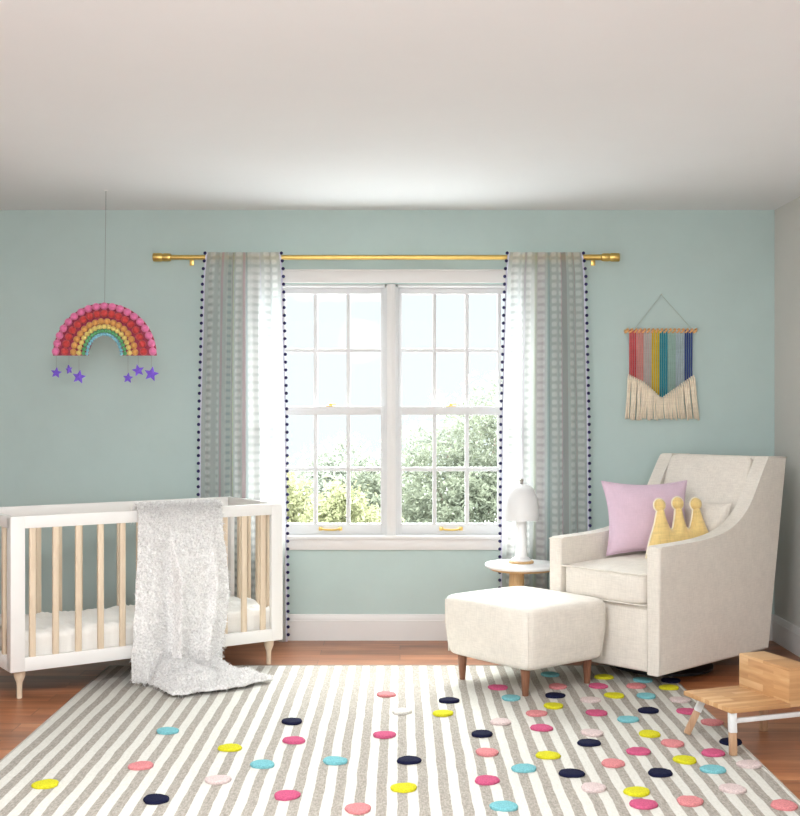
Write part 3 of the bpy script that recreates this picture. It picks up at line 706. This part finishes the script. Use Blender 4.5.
lum = empty('lumbar_pillow', p, rot=(R(-16), 0, AA-R(90))); tag(lum, 'cream linen lumbar pillow in the armchair, behind the gold crown', 'pillow')
bm = bmesh.new(); pillow_mesh(bm, 0.31, 0.28, 0.11, 0.03, M=Matrix.Translation((0, 0, 0.135)), seed=4); build('cover', bm, M_cream, lum, True)
bm = bmesh.new()
E = []
for i in range(4):
    for j in range(14):
        a = -1+2*j/14
        x, y = [(a, -1), (1, a), (-a, 1), (-1, -a)][i]
        E.append((x*(1-0.03*(1-y*y)*x*x)*0.155, 0, y*(1-0.03*(1-x*x)*y*y)*0.14+0.135))
tube(bm, E, 0.0035, 6, closed=True); build('piping', bm, M_cream, lum, True)

# crown pillow
M_gold = fabric('mustard_gold_velvet', (0.78, 0.58, 0.24), 0.10, 300, 0.6, sheen=0.5)
M_goldp = fabric('pale_cream_piping', (0.86, 0.80, 0.64), 0.03)
half = [(0.205, 0.0), (0.178, 0.08), (0.143, 0.165), (0.118, 0.238), (0.090, 0.238), (0.078, 0.195), (0.062, 0.150), (0.050, 0.138), (0.038, 0.146), (0.024, 0.195), (0.014, 0.243), (0.0, 0.245)]
outl = half + [(-a, b) for a, b in half[-2::-1]]
cp2 = [(p.x, p.y) for p in catmull([(a, b, 0) for a, b in outl], 5)]
cp2 += [(-0.205+0.41*j/16, 0.0-0.010*math.sin(PI*j/16)) for j in range(1, 16)]
def inside(x, y, P):
    c = False; n = len(P)
    for i in range(n):
        x1, y1 = P[i]; x2, y2 = P[i-1]
        if (y1 > y) != (y2 > y) and x < (x2-x1)*(y-y1)/(y2-y1)+x1: c = not c
    return c
def near(x, y, P):
    best = 9; bp = None; n = len(P)
    for i in range(n):
        x1, y1 = P[i]; x2, y2 = P[i-1]; dx, dy = x2-x1, y2-y1; L = dx*dx+dy*dy
        t_ = max(0, min(1, ((x-x1)*dx+(y-y1)*dy)/L)) if L else 0; qx, qy = x1+t_*dx, y1+t_*dy; d = math.hypot(x-qx, y-qy)
        if d < best: best, bp = d, (qx, qy)
    return best, bp
def inflate(bm, P, step, tmax, fall):
    xs = [a for a, b in P]; ys = [b for a, b in P]; nx = int((max(xs)-min(xs))/step)+3; ny = int((max(ys)-min(ys))/step)+3
    ins = {}; 
    for j in range(ny):
        for i in range(nx):
            x, y = min(xs)-step+i*step, min(ys)-step+j*step
            d, bp = near(x, y, P); ins[i, j] = (inside(x, y, P), d, bp, x, y)
    V = {}
    def vert(i, j, side):
        a, d, bp, x, y = ins[i, j]
        if not a or d < step*0.35: x, y, d = bp[0], bp[1], 0
        h = tmax*math.sqrt(max(0, 1-(1-min(d/fall, 1))**2))
        if h == 0: side = 0
        if (i, j, side) not in V: V[i, j, side] = bm.verts.new((x, -side*h, y))
        return V[i, j, side]
    for j in range(ny-1):
        for i in range(nx-1):
            cs = [(i, j), (i+1, j), (i+1, j+1), (i, j+1)]
            if sum(ins[c][0] for c in cs) >= 2 and all(ins[c][0] or ins[c][1] < step*1.1 for c in cs):
                for side in (1, -1):
                    vs = [vert(a, b, side) for a, b in cs]
                    if len(set(vs)) == 4:
                        try: f = bm.faces.new(vs); f.smooth = True
                        except ValueError: pass
p = chair_pt(0.475, 0.20, 0.576)
crown_o = empty('crown_cushion', p, rot=(R(-8), 0, R(20))); tag(crown_o, 'mustard gold crown shaped cushion with three ball tips on the armchair seat', 'cushion')
bm = bmesh.new(); inflate(bm, cp2, 0.006, 0.042, 0.05); build('crown_body', bm, M_gold, crown_o, True)
bm = bmesh.new(); tube(bm, [(a, 0, b) for a, b in cp2], 0.0042, 6, closed=True); build('piping', bm, M_goldp, crown_o, True)
for xb, zb in ((-0.105, 0.258), (0, 0.264), (0.105, 0.258)):
    bm = bmesh.new(); ball(bm, (xb, 0, zb), 0.032, 20, sc=(1, 0.85, 1)); bb = build('ball_tip', bm, M_gold, crown_o, True)
    bm = bmesh.new(); tube(bm, [(xb+0.0335*math.cos(a), 0, zb+0.0335*math.sin(a)) for a in [2*PI*j/24 for j in range(24)]], 0.0038, 6, closed=True); build('piping', bm, M_goldp, bb, True)

# ---------------------------------------------------------------- ottoman
OA = R(38.5); ot = empty('ottoman', (0.594, 5.735, 0.009), OA); tag(ot, 'cream upholstered rectangular ottoman with walnut legs in front of the armchair', 'ottoman')
bm = bmesh.new(); hx, hy = 0.264, 0.295
g_ = bmesh.ops.create_cube(bm, size=2.0); bmesh.ops.subdivide_edges(bm, edges=bm.edges[:], cuts=40, use_grid_fill=True)
for v in bm.verts:
    c = v.co; ex = 14; m_ = max(abs(c.x), abs(c.y), abs(c.z)); l = (abs(c.x)**ex+abs(c.y)**ex+abs(c.z)**ex)**(1/ex); q = c*(m_/l)
    tz = (q.z+1)/2; tp = 0.955+0.045*smooth01(tz*1.6)
    x = q.x*hx*tp*(1+0.012*(1-q.y**2)); y = q.y*hy*tp*(1+0.012*(1-q.x**2)); z = 0.119+0.288*tz
    if q.z > 0: z += 0.012*(1-q.x**2)*(1-q.y**2)*q.z
    v.co = (x, y, z)
body = build('upholstered_body', bm, M_cream, ot, True)
bm = bmesh.new()
for sx in (-1, 1):
    for sy in (-1, 1):
        tube(bm, [(sx*hx*0.958*(0.957+0.043*smooth01(t_*1.6)), sy*hy*0.958*(0.957+0.043*smooth01(t_*1.6)), 0.134+0.249*t_) for t_ in [j/8 for j in range(9)]], 0.003, 6)
build('seam', bm, M_cream, body, True)
for sx in (-1, 1):
    for sy in (-1, 1):
        bm = bmesh.new(); lx, ly = sx*(hx-0.060), sy*(hy-0.080)
        lathe(bm, [(0.0135, 0.0), (0.0145, 0.004), (0.0235, 0.125)], 20, off=(lx, ly, 0)); auto(build('leg', bm, M_walnut, ot))

# ---------------------------------------------------------------- side table and lamp
TX, TY, TZ = 0.650, 6.40, 0.487
tb = empty('side_table', (TX, TY, 0)); tag(tb, 'small round white-topped side table between armchair and curtain', 'table')
M_oak = wood('honey_oak', (0.66, 0.44, 0.22), (0.50, 0.30, 0.13), 'Z', 6)
bm = bmesh.new(); lathe(bm, [(0.0, TZ-0.022), (0.185, TZ-0.022), (0.196, TZ-0.016), (0.198, TZ-0.006), (0.194, TZ)], 64, cap=True); auto(build('tabletop', bm, M_white, tb), 60)
bm = bmesh.new(); lathe(bm, [(0.165, TZ-0.034), (0.182, TZ-0.022)], 56); auto(build('wooden_under_rim', bm, M_oak, tb))
bm = bmesh.new(); lathe(bm, [(0.0, 0.0), (0.15, 0.0), (0.152, 0.010), (0.145, 0.02), (0.080, 0.045), (0.058, 0.12), (0.045, 0.30), (0.038, TZ-0.034)], 40, off=(-0.028, 0, 0)); auto(build('pedestal', bm, M_oak, tb))
lamp = empty('table_lamp', (0.648, 6.42, TZ)); tag(lamp, 'white mushroom table lamp with dome shade on the round side table', 'lamp')
M_shade = plain('white_shade', (0.72, 0.72, 0.725), 0.5, var=0.005)
bm = bmesh.new(); lathe(bm, [(0.0, 0.001), (0.066, 0.001), (0.068, 0.006), (0.066, 0.012), (0.02, 0.014)], 40); auto(build('wooden_base', bm, M_oak, lamp))
bm = bmesh.new(); lathe(bm, [(0.052, 0.013), (0.050, 0.022), (0.034, 0.034), (0.030, 0.06), (0.028, 0.30)], 32); auto(build('stem', bm, M_white, lamp))
bm = bmesh.new()
dome = [(0.0915, 0.230), (0.0945, 0.230), (0.0945, 0.25), (0.093, 0.30), (0.086, 0.35), (0.072, 0.388), (0.052, 0.410), (0.028, 0.421), (0.008, 0.424)]
inner = [(max(0.004, r-0.003), z-0.003) for r, z in dome[2:]][::-1]
lathe(bm, dome+inner+[(0.0915, 0.230)], 44, cap=False); auto(build('dome_shade', bm, M_shade, lamp), 60)
bm = bmesh.new(); lathe(bm, [(0.008, 0.418), (0.009, 0.432), (0.012, 0.436), (0.012, 0.446), (0.008, 0.450)], 20); auto(build('finial', bm, plain('nickel', (0.45, 0.43, 0.40), 0.35, 0.9), lamp))

# ---------------------------------------------------------------- low wooden toddler chair
TA = R(20); tc_ = empty('toddler_chair', (1.236, 4.48, 0.0), TA); tag(tc_, 'low wooden toddler chair with white-painted legs at the right rug edge', 'chair')
def block_wood(name, sx, sy, sz):
    k = N(name, 0.5, 0, 0.35)
    t_ = k.n('ShaderNodeTexCoord'); s_ = k.n('ShaderNodeSeparateXYZ'); k.l(t_.outputs['Object'], s_.inputs[0])
    cb = k.n('ShaderNodeCombineXYZ'); k.l(s_.outputs[sx], cb.inputs[0]); k.l(s_.outputs[sy], cb.inputs[1])
    br = k.n('ShaderNodeTexBrick'); br.offset = 0.41; k.l(cb.outputs[0], br.inputs['Vector']); br.inputs['Scale'].default_value = 1
    br.inputs['Brick Width'].default_value = 0.16; br.inputs['Row Height'].default_value = 0.028; br.inputs['Mortar Size'].default_value = 0.0004
    br.inputs['Color1'].default_value = (0, 0, 0, 1); br.inputs['Color2'].default_value = (1, 1, 1, 1); br.inputs['Mortar'].default_value = (0.3, 0.3, 0.3, 1)
    nn = k.n('ShaderNodeTexNoise', noise_dimensions='4D'); nn.inputs['Scale'].default_value = 60; nn.inputs['Detail'].default_value = 4
    mp = k.n('ShaderNodeMapping'); mp.inputs['Scale'].default_value = (0.12, 1, 1); k.l(cb.outputs[0], mp.inputs[0]); k.l(mp.outputs[0], nn.inputs['Vector']); k.l(k.math('MULTIPLY', br.outputs['Color'], 9.0), nn.inputs['W'])
    f_ = k.math('MULTIPLY_ADD', nn.outputs['Fac'], 0.6, k.math('MULTIPLY', br.outputs['Color'], 0.4))
    k.base(k.ramp(f_, [(0.2, (0.38, 0.19, 0.08)), (0.5, (0.54, 0.31, 0.14)), (0.8, (0.68, 0.46, 0.26))])); return k.m
M_bs = block_wood('oak_block_seat', 0, 1, 2); M_bb = block_wood('oak_block_back', 1, 2, 0)
def tcp(name, bm, m, par=None): return auto(build(name, bm, m, par or tc_))
bm = bmesh.new(); bx(bm, (0, 0, 0.169), (0.27, 0.315, 0.187), 0.002); tcp('seat', bm, M_bs)
bm = bmesh.new(); bx(bm, (0.262, 0, 0.170), (0.385, 0.315, 0.319), 0.003); tcp('backrest', bm, M_bb)
M_wl = plain('worn_white_paint', (0.72, 0.74, 0.74), 0.5, var=0.05, scale=30)
M_lw = wood('leg_oak', (0.52, 0.33, 0.20), (0.36, 0.21, 0.12), 'Z', 8)
def tleg(top, foot, split=0.5, w0=0.0135):
    top, foot = Vector(top), Vector(foot); mid = top.lerp(foot, split)
    def bar(bm, a, b, r):
        d = (b-a); q = d.to_track_quat('Z', 'X').to_matrix().to_4x4(); bx(bm, (-r, -r, 0), (r, r, d.length), 0.002, M=Matrix.Translation(a) @ q)
    bm = bmesh.new(); bar(bm, mid, foot, w0-0.001); lg = tcp('leg', bm, M_lw)
    bm = bmesh.new(); bar(bm, top, mid, w0); up = tcp('painted_upper', bm, M_wl, lg); up['label'] = 'white painted upper leg'
tleg((0.018, 0.018, 0.170), (0.016, 0.010, 0.009+0.002), 0.47)
tleg((0.085, 0.293, 0.170), (0.022, 0.325, 0.012), 0.42)
tleg((0.365, 0.293, 0.170), (0.365, 0.293, 0.0), 0.45)
tleg((0.402, 0.022, 0.297), (0.412, 0.018, 0.0), 0.62)
bm = bmesh.new(); bx(bm, (0.03, 0.010, 0.128), (0.40, 0.024, 0.146), 0.002); tcp('stretcher', bm, M_wl)
bm = bmesh.new(); bx(bm, (0.08, 0.287, 0.135), (0.36, 0.299, 0.153), 0.002); tcp('stretcher', bm, M_wl)

# ---------------------------------------------------------------- rainbow mobile
MY = 6.19; MXc = X(104.2, MY); MZ = Z(355.5, MY)
mob = empty('rainbow_mobile', (MXc, MY, MZ)); tag(mob, 'felt ball rainbow mobile hanging from the ceiling by a thin line', 'mobile')
def felt(nm, c): return fabric(nm, c, 0.12, 260, 0.8, sheen=0.3)
rings = [('pink', (0.74, 0.19, 0.38), (0.251, 0.2545), 0.0205, 19), ('red', (0.56, 0.06, 0.06), (0.204, 0.217), 0.0205, 17), ('orange', (0.66, 0.33, 0.10), (0.160, 0.176), 0.0178, 16), ('yellow', (0.78, 0.62, 0.20), (0.131, 0.149), 0.0138, 17),
         ('green', (0.12, 0.38, 0.17), (0.1075, 0.1275), 0.0112, 18), ('blue', (0.22, 0.50, 0.62), (0.089, 0.110), 0.0095, 19)]
pink_m = None
for nm, c, (rx_, rz_), br_, n in rings:
    fm = felt(nm+'_felt', c); pink_m = pink_m or fm
    bm = bmesh.new(); tube(bm, [(rx_*math.cos(a), 0.004, rz_*math.sin(a)) for a in [PI*j/40 for j in range(41)]], br_*0.35, 6)
    strand = build('ball_strand', bm, fm, mob, True); strand['label'] = nm+' felt ball strand'
    me = None
    for j in range(n):
        a = PI*(j+0.5)/n
        if me is None:
            b_ = bmesh.new(); ball(b_, (0, 0, 0), br_, 14, sc=(0.97, 1, 1)); o = build('felt_ball', b_, fm, strand, True); me = o.data
        else: o = link('felt_ball', me, None, strand)
        o.location = (rx_*math.cos(a), 0.002*math.sin(j*2.3), rz_*math.sin(a)); o.rotation_euler = (j*0.9, -a, 0)
bm = bmesh.new()   # felt backing
prism(bm, [(0.268*math.cos(PI*j/40), 0.271*math.sin(PI*j/40)) for j in range(41)]+[(0.084*math.cos(PI*j/40), 0.105*math.sin(PI*j/40)) for j in range(40, -1, -1)], (1, 0, 0), (0, 0, 1), (0, 1, 0), 0.012, 0.019)
bmesh.ops.triangulate(bm, faces=[f for f in bm.faces if len(f.verts) > 4]); build('backing', bm, felt('deep_pink_backing', (0.42, 0.07, 0.12)), mob)
M_thread = plain('grey_thread', (0.25, 0.27, 0.27), 0.7)
bm = bmesh.new(); tube(bm, [(0, 0.01, 0.27), (X(106, MY)-MXc, 0, CH-MZ)], 0.0014, 6); build('hanging_line', bm, M_thread, mob)
bm = bmesh.new(); lathe(bm, [(0.010, -0.004), (0.012, 0)], 16, off=(X(106, MY)-MXc, 0, CH-MZ)); build('ceiling_hook', bm, M_white, mob)
M_purple = felt('purple_felt', (0.19, 0.10, 0.64))
stars = [(56.3, 372.8, 27, 8, 0, 1.0), (69, 369.5, 22, -10, 62, 1.1), (79, 377, 34, 10, 0, 1.0), (128, 378, 26, 5, 35, 1.0), (138.2, 370.5, 31, -12, 15, 1.0), (151.4, 374, 37, 12, 0, 1.0)]
for sx, sy, sd, rz, yaw, sc_ in stars:
    r_ = sd/2*1.05/5.333*MY/F*2*0.56; cx, cz = X(sx, MY)-MXc, Z(sy, MY)-MZ
    r_ = sd*0.00108
    pts = [((r_ if i % 2 == 0 else r_*0.46)*math.sin(PI*i/5), (r_ if i % 2 == 0 else r_*0.46)*math.cos(PI*i/5)) for i in range(10)]
    bm = bmesh.new(); p0, p1 = prism(bm, pts, (1, 0, 0), (0, 0, 1), (0, 1, 0), -0.004, 0.004)
    c0 = bm.verts.new((0, -0.011, 0)); c1 = bm.verts.new((0, 0.011, 0))
    for f in [f for f in bm.faces if len(f.verts) == 10]: bm.faces.remove(f)
    for pr, cc in ((p0, c0), (p1, c1)):
        for i in range(10): bm.faces.new((pr[i], pr[(i+1) % 10], cc))
    o = build('felt_star', bm, M_purple, mob); o.location = (cx, 0.0, cz); o.rotation_euler = (0, R(rz), R(yaw))
    bm = bmesh.new(); rr = abs(cx); z1 = 0.0; tube(bm, [(0, 0, r_*0.8), (0, 0, -cz+0.002)], 0.0008, 5); th = build('thread', bm, M_thread, mob); th.location = (cx, 0.0, cz)

# ---------------------------------------------------------------- woven wall hanging
HY = WY-0.022
wh = empty('wall_hanging', (X(660.5, HY), WY-0.002, Z(330.8, HY))); tag(wh, 'rainbow yarn wall hanging with cream fringe on a wooden dowel', 'wall hanging')
bX, bZ = wh.location.x, wh.location.z
def hx_(px): return X(px, HY)-bX
def hz_(py): return Z(py, HY)-bZ
yo = -0.022
bm = bmesh.new(); lathe(bm, [(0.006, 0), (0.006, hx_(697)-hx_(624))], 14, Matrix.Translation((hx_(624), yo, 0)) @ Matrix.Rotation(R(90), 4, 'Y')); auto(build('dowel', bm, M_oak, wh))
bm = bmesh.new(); ap_ = (hx_(662), -0.005, hz_(294.5))
tube(bm, [(hx_(633), yo-0.006, 0.0), ap_, (hx_(693), yo-0.006, 0.0)], 0.0024, 6); build('hanging_cord', bm, plain('pale_cord', (0.44, 0.52, 0.47), 0.8), wh)
bm = bmesh.new(); tube(bm, [(ap_[0], 0.002, ap_[2]), (ap_[0], -0.006, ap_[2]+0.002)], 0.002, 8); build('nail', bm, M_brass, wh)
bands = [(629, 636.3, (0.62, 0.10, 0.11), 'coral red'), (636.3, 643.5, (0.70, 0.30, 0.27), 'salmon'), (643.5, 651.4, (0.60, 0.52, 0.52), 'pale mauve'), (651.4, 659.4, (0.72, 0.50, 0.05), 'golden yellow'),
         (659.4, 667.6, (0.04, 0.30, 0.38), 'teal'), (667.6, 675.5, (0.38, 0.55, 0.50), 'pale sea green'), (675.5, 684.3, (0.50, 0.60, 0.66), 'pale blue'), (684.3, 692.5, (0.05, 0.09, 0.28), 'navy')]
M_fr = fabric('cream_fringe', (0.84, 0.74, 0.59), 0.10, 300, 1.0); M_knot = fabric('apricot_knot', (0.82, 0.44, 0.18), 0.2)
def low(px): return interp(px, [(629, 376), (636, 379.5), (644, 383.5), (651, 390), (661, 399.5), (692.5, 377)])
kn = None
for a, b, c, nm in bands:
    ym = fabric(nm.replace(' ', '_')+'_yarn', c, 0.12, 300, 0.8)
    for j in range(4):
        px = a+(b-a)*(j+0.5)/4; bm = bmesh.new(); x = hx_(px)
        tube(bm, [(x, yo-0.004, 0.004), (x, yo-0.003, -0.02), (x, yo, hz_(low(px)))], 0.0044, 7); o = build('yarn_strand', bm, ym, wh, True); o['label'] = nm+' yarn strand'
for j in range(17):
    px = 626.5+(695-626.5)*j/16
    if kn is None:
        bm = bmesh.new(); tube(bm, [(0.0085*math.cos(t_)*0.9, 0.0095*math.sin(t_), 0.0105*math.cos(t_)) for t_ in [2*PI*i/16 for i in range(16)]], 0.0052, 7, closed=True); o = build('yarn_knot', bm, M_knot, wh, True); kn = o.data
    else: o = link('yarn_knot', kn, None, wh)
    o.location = (hx_(px), yo, 0); o.rotation_euler = (0, 0, R(20))
random.seed(5)
for j in range(34):
    px = 628.6+(693-628.6)*j/33; x = hx_(px); z0 = hz_(low(px)-1.0); x1 = hx_(625.5+(698.5-625.5)*j/33)+random.uniform(-.003, .003); z1 = hz_(419.5)+random.uniform(-.006, .006)
    bm = bmesh.new(); tube(bm, [(x, yo-0.006, z0+0.004), (x+(x1-x)*0.2, yo-0.009, z0-0.02), ((x+x1)/2+random.uniform(-.003, .003), yo-0.006, (z0+z1)/2), (x1, yo-0.004+random.uniform(-.003, .003), z1)], [0.0045, 0.0058, 0.0066, 0.0058], 7)
    build('fringe_tassel', bm, M_fr, wh, True)
